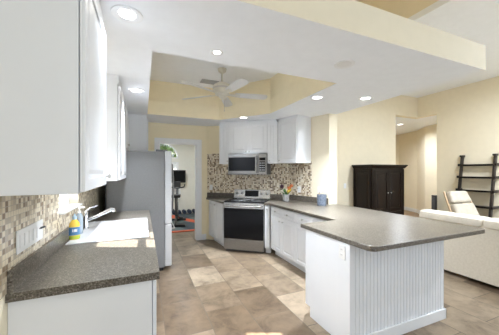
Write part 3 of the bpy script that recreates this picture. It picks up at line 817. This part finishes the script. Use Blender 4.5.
obj('bottom_grille', MB().box(-hw, -0.424, 0.0, hw, -0.386, 0.010), M['darkgrey'], t)

# ------------------------------------------------------------------ switch plates and outlets
def outlet(label, loc, rotz, w=0.072, h=0.115, kind='outlet', group=None, cat='outlet'):
    t = thing('wall_outlet' if kind == 'outlet' else 'light_switch', label, cat, loc, rotz, group)
    obj('cover_plate', MB().box(-w / 2, -0.006, -h / 2, w / 2, 0, h / 2), M['plate'], t, bevel=0.002)
    if kind == 'outlet':
        for z in (-0.022, 0.022):
            s = obj('socket', MB().box(-0.015, -0.008, z - 0.013, 0.015, -0.0062, z + 0.013), M['plate'], t, bevel=0.001)
            obj('slot', MB().box(-0.008, -0.0085, z - 0.005, -0.005, -0.0081, z + 0.006).box(0.005, -0.0085, z - 0.005, 0.008, -0.0081, z + 0.006), M['darkgrey'], s)
    else:
        obj('rocker', MB().box(-0.016, -0.010, -0.033, 0.016, -0.0062, 0.033), M['plate'], t, bevel=0.002)
    return t
outlet('white outlet on the mosaic left of the range', (*dg(0.11, -0.0065), 1.13), DROT)
outlet('white outlet on the mosaic right of the flower pot', (*rg(0.26, -0.0065), 1.13), RROT)
outlet('white switch on the painted wall above the patterned cup', (*rg(0.72, -0.0005), 1.15), RROT, kind='switch', cat='switch')
outlet('white switch on the living room wall left of the armoire', (4.27, LY - 0.0005, 1.14), 0, kind='switch', cat='switch')
outlet('white outlet on the end of the peninsula', (PX0 - 0.0125, PY0 + 0.085, 0.62 + 0.17), -PI / 2)
# long plate by the sink
t = thing('light_switch', 'long white multi switch plate on the mosaic beside sink counter', 'switch', (WX + 0.0065, 1.735, 1.122), PI / 2)
obj('cover_plate', MB().box(-0.17, -0.007, -0.058, 0.17, 0, 0.058), M['plate'], t, bevel=0.003)
for i in range(5):
    x = -0.132 + i * 0.054
    obj('rocker', MB().box(x - 0.016, -0.011, -0.033, x + 0.016, -0.0072, 0.033), M['plate'], t, bevel=0.002)
obj('toggle', MB().cyl((0.128, -0.0072, 0.012), (0.128, -0.030, 0.020), 0.006, n=10).box(0.112, -0.0095, 0.008, 0.144, -0.0072, 0.016), M['darkgrey'], t)

# ------------------------------------------------------------------ small things on the right counter
px, py = 2.45, 4.06
t = thing('flower_pot', 'pale pot of purple, orange and yellow flowers beside the range', 'flowers', (px, py, 0.9145))
obj('pot', MB().lathe([(0.050, 0), (0.055, 0.004), (0.068, 0.115), (0.072, 0.118), (0.072, 0.13), (0.064, 0.13), (0.060, 0.11), (0.01, 0.108)], n=24), M['pot'], t, smooth=True)
rr = random.Random(11)
leafmb = MB()
for i in range(16):
    a = rr.uniform(0, 2 * PI); l = rr.uniform(0.10, 0.17); sp = rr.uniform(0.4, 1.0)
    d = Vector((math.cos(a) * sp, math.sin(a) * sp, 1.0)).normalized(); sd = Vector((-math.sin(a), math.cos(a), 0)) * 0.013
    b = Vector((math.cos(a) * 0.02, math.sin(a) * 0.02, 0.10))
    leafmb.add([b, b + d * l * 0.5 + sd, b + d * l + Vector((math.cos(a), math.sin(a), -0.4)) * 0.02, b + d * l * 0.5 - sd, b + d * l * 0.5 + Vector((0, 0, 0.004))], [(0, 1, 4), (1, 2, 4), (2, 3, 4), (3, 0, 4)])
obj('leaf_cluster', leafmb, M['green'], t)
Rv = Vector((0.921, -0.389, 0))
for (dx, hz, mat_, nm, s) in ((-0.075, 0.285, 'purple', 'purple_flower', 1.25), (0.06, 0.25, 'orange', 'orange_flower', 1.15), (0.10, 0.29, 'orange', 'orange_flower', 1.0), (0.045, 0.185, 'yellowp', 'yellow_flower', 0.9), (0.075, 0.215, 'yellowp', 'yellow_flower', 0.8), (-0.02, 0.20, 'green', 'bud', 0.7)):
    tip = Rv * dx + Vector((0, 0, hz))
    base = Rv * dx * 0.2 + Vector((0, 0, 0.10))
    axis = (tip - base).normalized()
    mb = MB()
    q = Matrix.Translation(tip - axis * 0.05) @ axis.to_track_quat('Z', 'Y').to_matrix().to_4x4()
    mb.lathe([(0.004, 0), (0.019 * s, 0.025), (0.022 * s, 0.045), (0.016 * s, 0.07), (0.004, 0.085)], n=10)
    for k in range(5):
        a = 2 * PI * k / 5
        u = Vector((math.cos(a), math.sin(a), 0)); v = Vector((-math.sin(a), math.cos(a), 0))
        mb.add([u * 0.01 + Vector((0, 0, 0.01)), u * 0.03 * s + v * 0.014 + Vector((0, 0, 0.045)), u * 0.034 * s + Vector((0, 0, 0.08)), u * 0.03 * s - v * 0.014 + Vector((0, 0, 0.045))], [(0, 1, 2, 3)])
    mb.xf(q)
    f_ = obj(nm, mb, M[mat_], t)
    obj('stem', MB().tube([base, base.lerp(tip, 0.5) + Vector((0, 0, 0.01)), tip - axis * 0.05], 0.004, 6), M['green'], f_)
t = thing('patterned_cup', 'blue grey patterned cup on the counter at end of wall', 'cup', (2.700, 3.345, 0.9145))
obj('cup_body', MB().lathe([(0.068, 0), (0.072, 0.004), (0.078, 0.178), (0.074, 0.178), (0.068, 0.012), (0.01, 0.010)], n=28), M['cup'], t, smooth=True)
obj('stirrer', MB().tube([(-0.02, 0.01, 0.012), (-0.045, 0.012, 0.235)], 0.005, 8), M['lightwood'], t)

# ------------------------------------------------------------------ recessed lights and added fill lights
def can(label, x, y, z, watts, group='recessed ceiling lights', r=0.066, lit=True, spread=118, ring=0.026):
    t = thing('recessed_light', label, 'ceiling light', (x, y, z), 0, group)
    obj('trim_ring', MB().lathe([(r + ring, -0.001), (r + ring - 0.002, -0.008), (r + ring * 0.6, -0.010), (r, -0.0025)], n=32), M['trim'], t, smooth=True)
    obj('lens', MB().lathe([(r - 0.001, -0.0045), (r * 0.7, -0.007), (0.001, -0.008), (0.001, -0.0035)], n=32), M['lens'] if lit else M['lens_off'], t, smooth=True)
    if lit:
        ld = bpy.data.lights.new('downlight', 'AREA'); ld.shape = 'DISK'; ld.size = r * 1.9; ld.spread = math.radians(spread); ld.energy = watts * 0.42; ld.color = (0.83, 0.905, 1.0)
        lo = bpy.data.objects.new('downlight', ld); C.objects.link(lo); lo.parent = t; lo.location = (0, 0, -0.02)
    return t
M['lens_off'] = new_mat('unlit frosted lens', (0.78, 0.78, 0.78), 0.5)
can('recessed light nearest the camera, above left counter near cabinet door', -0.09, 1.74, CZ, CAN_WATTS * 0.03, r=0.05, ring=0.042)
can('recessed light above the left counter beside the refrigerator', -0.075, 3.33, CZ, CAN_WATTS * 0.14, spread=80)
can('smallest recessed light, in the ceiling just before the fan opening', 0.56, 2.01, CZ, CAN_WATTS * 0.26, r=0.030)
can('unlit large recessed light above the peninsula, nearest the cream soffit face', 1.69, 1.78, CZ, 0, lit=False)
can('recessed light right of the fan opening, above the aisle', 2.12, 2.72, CZ, CAN_WATTS * 0.55, r=0.06)
can('recessed light near right edge of the lowered ceiling, before the armoire', 2.74, 2.50, CZ, CAN_WATTS * 0.12, r=0.06, spread=165)
can('recessed light above the cabinets over the microwave', 1.675, 4.25, CZ, CAN_WATTS * 0.09, r=0.06, spread=52)
can('recessed light in the hall ceiling beyond the corner opening', 7.3, 5.35, 2.925, 33, None, spread=160)
can('added unseen fill light at the exercise room ceiling', 0.6, 7.3, GZ, 28, None, spread=170)  # invented lamp, added out of view to brighten the exercise room
for lx_, ly_, q_ in ((4.95, 1.5, 'nearer the back wall'), (5.2, 0.4, 'above the sofa')):  # two unseen lamps added to lift the living room walls
    can('added unseen fill light at the high living room ceiling, ' + q_, lx_, ly_, LZ, 56, 'added living room fill lights', spread=170)

# ------------------------------------------------------------------ ceiling fan and vent
FX, FY, FZ = 1.116, 3.72, 2.66
t = thing('ceiling_fan', 'off white five blade ceiling fan in the raised tray', 'ceiling fan', (FX, FY, FZ))
obj('downrod', MB().cyl((0, 0, 0.15), (0, 0, 0.335), 0.013), M['fan'], t, smooth=True)
obj('canopy', MB().lathe([(0.02, 0.31), (0.06, 0.34), (0.07, 0.379)], n=24), M['fan'], t, smooth=True)
obj('motor', MB().lathe([(0.03, 0.17), (0.075, 0.16), (0.125, 0.13), (0.14, 0.09), (0.135, 0.05), (0.10, 0.02), (0.11, 0.0), (0.10, -0.02), (0.05, -0.03), (0.045, -0.06), (0.02, -0.075)], n=32), M['fan'], t, smooth=True)
obj('motor_band', MB().lathe([(0.139, 0.062), (0.143, 0.066), (0.143, 0.080), (0.141, 0.084)], n=32), M['nickel'], t, smooth=True)
obj('pull_chain', MB().cyl((0.03, -0.02, -0.08), (0.03, -0.02, -0.26), 0.0035, n=6).ball((0.03, -0.02, -0.265), 0.008), M['nickel'], t)
base_ang = math.radians(63)
for i in range(5):
    a = base_ang + i * 2 * PI / 5
    R = Matrix.Rotation(a, 4, 'Z') @ Matrix.Rotation(math.radians(-14), 4, 'X')
    pl = [(0.20, -0.05), (0.30, -0.062), (0.58, -0.072), (0.68, -0.068), (0.715, -0.04), (0.72, 0.0), (0.715, 0.04), (0.68, 0.068), (0.58, 0.072), (0.30, 0.062), (0.20, 0.05)]
    b = obj('blade', MB().prism(pl, -0.010, -0.002).xf(R), M['blade'], t)
    obj('blade_iron', MB().prism([(0.10, -0.018), (0.20, -0.035), (0.28, -0.03), (0.28, 0.03), (0.20, 0.035), (0.10, 0.018)], -0.017, -0.0105).xf(R), M['fan'], b)
t = thing('air_vent', 'grey air vent grille in the raised tray ceiling', 'vent', (1.07, 4.33, 3.04), 0)
obj('vent_frame', MB().box(-0.15, -0.09, -0.012, 0.15, -0.07, -0.0005).box(-0.15, 0.07, -0.012, 0.15, 0.09, -0.0005).box(-0.15, -0.07, -0.012, -0.13, 0.07, -0.0005).box(0.13, -0.07, -0.012, 0.15, 0.07, -0.0005), M['vent'], t)
mb = MB().box(-0.13, -0.07, -0.003, 0.13, 0.07, -0.0005)
for i in range(7):
    y = -0.06 + i * 0.02
    mb.box(-0.13, y - 0.006, -0.010, 0.13, y + 0.002, -0.0025)
obj('louvre', mb, M['vent'], t)

# ------------------------------------------------------------------ living room furniture
# armoire
t = thing('armoire', 'dark espresso wood armoire against the living room wall', 'armoire', (4.51, LY - 0.02, 0))
aw, ad, ah = 0.99, 0.53, 1.57
obj('carcass', MB().box(0, -ad + 0.02, 0.08, aw, 0, ah), M['espresso'], t, bevel=0.004)
obj('crown', MB().taper((-0.01, -ad - 0.005, aw + 0.01, 0, ah - 0.03), (-0.05, -ad - 0.045, aw + 0.05, 0, ah + 0.025)).box(-0.055, -ad - 0.05, ah + 0.025, aw + 0.055, 0, ah + 0.05), M['espresso'], t, bevel=0.004)
obj('base', MB().box(-0.02, -ad - 0.015, 0, aw + 0.02, 0, 0.10), M['espresso'], t, bevel=0.004)
for x in (0.0, aw - 0.06):
    obj('pilaster', MB().box(x, -ad, 0.10, x + 0.06, -ad + 0.02, ah - 0.04).box(x + 0.015, -ad - 0.006, 0.14, x + 0.045, -ad, ah - 0.08), M['espresso'], t, bevel=0.003)
for x0, kx in ((0.065, 0.38), (0.50, 0.045)):
    m = MB()
    wd = 0.425
    d = obj('door', panel_door(wd, 0.90, 0.024, 0.06), M['espresso'], t, bevel=0.003, loc=(x0, -ad + 0.02, 0.60))
    knob(d, kx, 0.40, -0.024)
    d = obj('door', panel_door(wd, 0.46, 0.024, 0.06), M['espresso'], t, bevel=0.003, loc=(x0, -ad + 0.02, 0.12))
for z0, h in ((0.12, 0.46), (0.60, 0.90)):
    o = obj('side_panel', panel_door(ad - 0.06, h, 0.02, 0.06), M['espresso'], t, bevel=0.003, loc=(-0.0005, -0.02, z0), rotz=-PI / 2)

# sofa, back towards the kitchen
t = thing('sofa', 'cream sofa with its back to the kitchen peninsula', 'sofa', (4.0, 0.40, 0))
SLn = 2.22
obj('base', MB().box(0.02, 0.0, 0.055, 0.92, SLn, 0.30), M['sofafab'], t, bevel=0.03, seg=3)
obj('back', MB().add([(0, 0, 0.055), (0, SLn, 0.055), (0.0, SLn, 0.78), (0.0, 0, 0.78), (0.22, 0, 0.30), (0.22, SLn, 0.30), (0.20, SLn, 0.78), (0.20, 0, 0.78), (0.019, 0, 0.055), (0.019, SLn, 0.055)],
    [(0, 1, 2, 3), (4, 7, 6, 5), (3, 2, 6, 7), (8, 9, 1, 0), (8, 4, 5, 9), (0, 3, 7, 4, 8), (1, 9, 5, 6, 2)]), M['sofafab'], t, bevel=0.03, seg=3)
def roll(y0, y1, x0, x1, z0, z1):
    n = 14; m = MB(); ring = []
    cx_, cz_ = (x0 + x1) / 2, (z0 + z1) / 2
    ys = [y0, y0 + 0.01, y0 + 0.04, y1 - 0.04, y1 - 0.01, y1]; sc = [0.80, 0.92, 1, 1, 0.92, 0.80]
    vs = []
    for y, s in zip(ys, sc):
        for k in range(n):
            a = 2 * PI * k / n
            ca, sa = math.cos(a), math.sin(a)
            ex = lambda q: math.copysign(abs(q) ** 0.6, q)
            vs.append((cx_ + ex(ca) * (x1 - x0) / 2 * s, y, cz_ + ex(sa) * (z1 - z0) / 2 * s))
    fs = [tuple(range(n)), tuple(range(5 * n + n - 1, 5 * n - 1, -1))]
    for i in range(5):
        fs += [(i * n + k, i * n + (k + 1) % n, (i + 1) * n + (k + 1) % n, (i + 1) * n + k) for k in range(n)]
    return m.add(vs, fs)
for y0, y1 in ((0.02, 0.63), (0.64, 1.40), (1.41, 2.21)):
    obj('headrest', roll(y0, y1, -0.03, 0.26, 0.735, 0.875), M['sofa'], t, smooth=True)
for y0, y1 in ((0.16, 1.10), (1.11, 2.06)):
    obj('seat_cushion', roll(y0, y1, 0.22, 0.93, 0.29, 0.46), M['sofa'], t, smooth=True)
for y0, y1 in ((0.0, 0.15), (2.07, SLn)):
    obj('arm', roll(y0, y1, 0.03, 0.93, 0.25, 0.60), M['sofa'], t, smooth=True)
for fx, fy in ((0.07, 0.08), (0.85, 0.08), (0.07, SLn - 0.08), (0.85, SLn - 0.08)):
    obj('foot', MB().cyl((fx, fy, 0), (fx, fy, 0.06), 0.022, 0.03), M['black'], t)

# recliner behind the sofa
t = thing('recliner_chair', 'pale beige recliner with wooden side rails between sofa and ladder shelf', 'armchair', (5.53, 2.50, 0), math.radians(-4))
# local: faces -y
def cush(pts, w0, w1, th):
    # slab following a profile (y,z) with half widths
    m = MB(); n = len(pts); vs = []
    for i, (y, z) in enumerate(pts):
        w_ = w0 + (w1 - w0) * i / (n - 1)
        d = Vector((pts[min(i + 1, n - 1)][0] - pts[max(i - 1, 0)][0], pts[min(i + 1, n - 1)][1] - pts[max(i - 1, 0)][1])).normalized()
        nn = Vector((-d.y, d.x)) * th / 2
        vs += [(-w_, y + nn.x, z + nn.y), (w_, y + nn.x, z + nn.y), (w_, y - nn.x, z - nn.y), (-w_, y - nn.x, z - nn.y)]
    fs = [(0, 1, 2, 3), ((n - 1) * 4 + 3, (n - 1) * 4 + 2, (n - 1) * 4 + 1, (n - 1) * 4)]
    for i in range(n - 1):
        for k in range(4):
            fs.append((i * 4 + k, (i + 1) * 4 + k, (i + 1) * 4 + (k + 1) % 4, i * 4 + (k + 1) % 4))
    return m.add(vs, fs)
obj('seat', cush([(-0.36, 0.44), (-0.10, 0.42), (0.16, 0.40)], 0.29, 0.29, 0.15), M['recl'], t, bevel=0.04, seg=3)
obj('backrest', cush([(0.16, 0.44), (0.26, 0.66), (0.34, 0.86)], 0.30, 0.27, 0.13), M['recl'], t, bevel=0.04, seg=3)
obj('headrest', cush([(0.345, 0.875), (0.40, 1.00), (0.43, 1.09)], 0.27, 0.22, 0.12), M['recl'], t, bevel=0.04, seg=3)
for s in (-1, 1):
    obj('armrest', MB().box(s * 0.31, -0.30, 0.54, s * 0.40, 0.18, 0.62), M['recl'], t, bevel=0.03, seg=3)
    obj('side_rail', MB().tube([(s * 0.345, -0.30, 0.34), (s * 0.345, 0.12, 0.34), (s * 0.345, 0.22, 0.52), (s * 0.335, 0.34, 0.82), (s * 0.30, 0.45, 1.08)], 0.018), M['lightwood'], t, smooth=True)
    obj('arm_post', MB().cyl((s * 0.355, -0.15, 0.34), (s * 0.355, -0.10, 0.55), 0.018), M['lightwood'], t)
obj('pedestal', MB().cyl((0, -0.05, 0.04), (0, -0.05, 0.34), 0.035).lathe([(0.29, 0), (0.30, 0.015), (0.29, 0.035), (0.05, 0.05)], (0, -0.05, 0.001), 32).box(-0.34, -0.12, 0.32, 0.34, 0.0, 0.35), M['lightwood'], t)
# footstool
t = thing('footstool', 'tan cushioned footstool right of the beige recliner', 'footstool', (5.95, 1.72, 0))
obj('cushion', roll(-0.28, 0.28, -0.24, 0.24, 0.58, 0.74).xf(Matrix.Translation((0, 0, 0.0))), M['sofafab'], t, smooth=True)
obj('frame', MB().box(-0.20, -0.22, 0.50, 0.20, 0.22, 0.60), M['lightwood'], t)
for fx in (-0.17, 0.17):
    for fy in (-0.19, 0.19):
        obj('leg', MB().cyl((fx * 1.1, fy * 1.1, 0), (fx, fy, 0.51), 0.016, 0.022), M['lightwood'], t)

# ladder shelf leaning on the right wall
t = thing('ladder_shelf', 'black leaning ladder shelf against the living room wall', 'shelf', (LX - 0.02, 3.13, 0))
SW = 0.295
def lx(z): return -0.31 + 0.28 * z / 1.80
for s in (-1, 1):
    y = s * SW
    obj('post', MB().add([(lx(0) - 0.03, y - 0.02, 0), (lx(0) + 0.03, y - 0.02, 0), (lx(0) + 0.03, y + 0.02, 0), (lx(0) - 0.03, y + 0.02, 0), (lx(1.80) - 0.03, y - 0.02, 1.80), (lx(1.80) + 0.03, y - 0.02, 1.80), (lx(1.80) + 0.03, y + 0.02, 1.80), (lx(1.80) - 0.03, y + 0.02, 1.80)],
        [(0, 3, 2, 1), (4, 5, 6, 7), (0, 1, 5, 4), (1, 2, 6, 5), (2, 3, 7, 6), (3, 0, 4, 7)]), M['shelfwood'], t)
    obj('post_cap', MB().box(lx(1.80) - 0.05, y - 0.03, 1.801, 0.015, y + 0.03, 1.84), M['shelfwood'], t)
for z in (1.61, 1.34, 1.05, 0.72, 0.38):
    obj('shelf_board', MB().box(lx(z) - 0.06, -SW - 0.045, z - 0.018, 0.012, -SW - 0.021, z + 0.035).box(lx(z) - 0.06, SW + 0.021, z - 0.018, 0.012, SW + 0.045, z + 0.035).box(lx(z) - 0.06, -SW + 0.021, z - 0.018, 0.012, SW - 0.021, z + 0.007).box(lx(z) - 0.06, -SW - 0.045, z - 0.018, lx(z) - 0.036, SW + 0.045, z + 0.02), M['shelfwood'], t)

# slim speaker at the opening
t = thing('tower_speaker', 'slim black tower speaker standing at the corner opening', 'speaker', (6.70, 4.00, 0))
obj('cabinet', MB().box(-0.04, -0.045, 0.025, 0.04, 0.045, 0.88), M['black'], t, bevel=0.006)
obj('base', MB().box(-0.07, -0.065, 0, 0.065, 0.065, 0.024), M['black'], t)
obj('grille', MB().box(-0.046, -0.038, 0.08, -0.041, 0.038, 0.85), M['darkgrey'], t)

# ------------------------------------------------------------------ exercise room
tag(obj('play_mat', MB().box(-0.75, -1.35, 0, 0.78, 1.25, 0.012), M['rug'], loc=(1.0, 7.62, 0.001)), 'teal and orange patterned mat on the exercise room floor', 'rug')
t = thing('television', 'small black television on the wall of the exercise room', 'television', (1.14, 8.98, 1.28), math.radians(6))
obj('screen', MB().prism([(-0.24, -0.02), (0.24, -0.02), (0.24, 0.02), (-0.24, 0.02)], -0.20, 0.24), M['black'], t, bevel=0.02, seg=3)
obj('glass', MB().box(-0.21, -0.0225, -0.17, 0.21, -0.0205, 0.21), M['blackglass'], t)
obj('wall_bracket', MB().box(-0.06, 0.02, -0.06, 0.06, 0.19, 0.06).box(-0.1, 0.15, -0.1, 0.1, 0.2, 0.1), M['black'], t)
t = thing('picture_frame', 'small white framed print under the black television', 'picture', (1.07, GY1 - 0.025, 0.74))
obj('frame', MB().box(-0.15, -0.02, -0.24, 0.15, 0.018, -0.20).box(-0.15, -0.02, 0.20, 0.15, 0.018, 0.24).box(-0.15, -0.02, -0.20, -0.11, 0.018, 0.20).box(0.11, -0.02, -0.20, 0.15, 0.018, 0.20), M['trim'], t)
obj('print', MB().box(-0.11, -0.008, -0.20, 0.11, 0.010, 0.20), M['picture'], t)
db = thing('dumbbell', 'dark hexagonal dumbbell in the row along the far wall', 'dumbbell', (0.80, 8.98, 0.0), 0, 'dumbbells in a row on the floor')
obj('handle', MB().cyl((0, -0.09, 0.07), (0, 0.09, 0.07), 0.015), M['nickel'], db)
for s in (-1, 1):
    obj('weight', MB().cyl((0, s * 0.075, 0.07), (0, s * 0.155, 0.07), 0.072, 0.066, n=6).xf(Matrix.Translation((0, 0, 0))), M['wood_dumb'], db)
for i in range(1, 6):
    dup(db, (0.80 + i * 0.175, 8.98, 0.0))
# exercise bike, partly behind the refrigerator
t = thing('exercise_bike', 'black exercise bike behind the steel refrigerator doors', 'exercise bike', (0.86, 7.30, 0.0135), math.radians(80))
obj('front_foot', MB().box(0.42, -0.25, 0, 0.50, 0.25, 0.06), M['black'], t, bevel=0.01)
obj('rear_foot', MB().box(-0.50, -0.25, 0, -0.42, 0.25, 0.06), M['black'], t, bevel=0.01)
obj('frame', MB().tube([(-0.46, 0, 0.05), (-0.1, 0, 0.22), (0.46, 0, 0.05)], 0.03).tube([(-0.1, 0, 0.22), (-0.25, 0, 0.75)], 0.028).tube([(-0.1, 0, 0.22), (0.30, 0, 0.50), (0.42, 0, 0.95)], 0.028), M['darkgrey'], t, smooth=True)
obj('flywheel', MB().cyl((0.32, -0.03, 0.33), (0.32, 0.03, 0.33), 0.24, n=32), M['black'], t, smooth=True)
obj('seat', MB().taper((-0.38, -0.12, -0.14, 0.12, 0.75), (-0.40, -0.13, -0.08, 0.10, 0.83)), M['black'], t, bevel=0.02)
obj('handlebar', MB().tube([(0.30, -0.22, 1.08), (0.38, -0.2, 1.0), (0.42, 0, 0.96), (0.38, 0.2, 1.0), (0.30, 0.22, 1.08)], 0.02), M['black'], t, smooth=True)
obj('console', MB().box(0.42, -0.1, 0.99, 0.46, 0.1, 1.16), M['black'], t, bevel=0.01)
for s in (-1, 1):
    obj('pedal', MB().box(-0.06 + s * 0.12, s * 0.14 - 0.05, 0.27 + s * 0.1, 0.04 + s * 0.12, s * 0.14 + 0.05, 0.30 + s * 0.1).tube([(-0.01, s * 0.06, 0.28), (-0.01 + s * 0.12, s * 0.08, 0.285 + s * 0.1)], 0.014), M['black'], t)
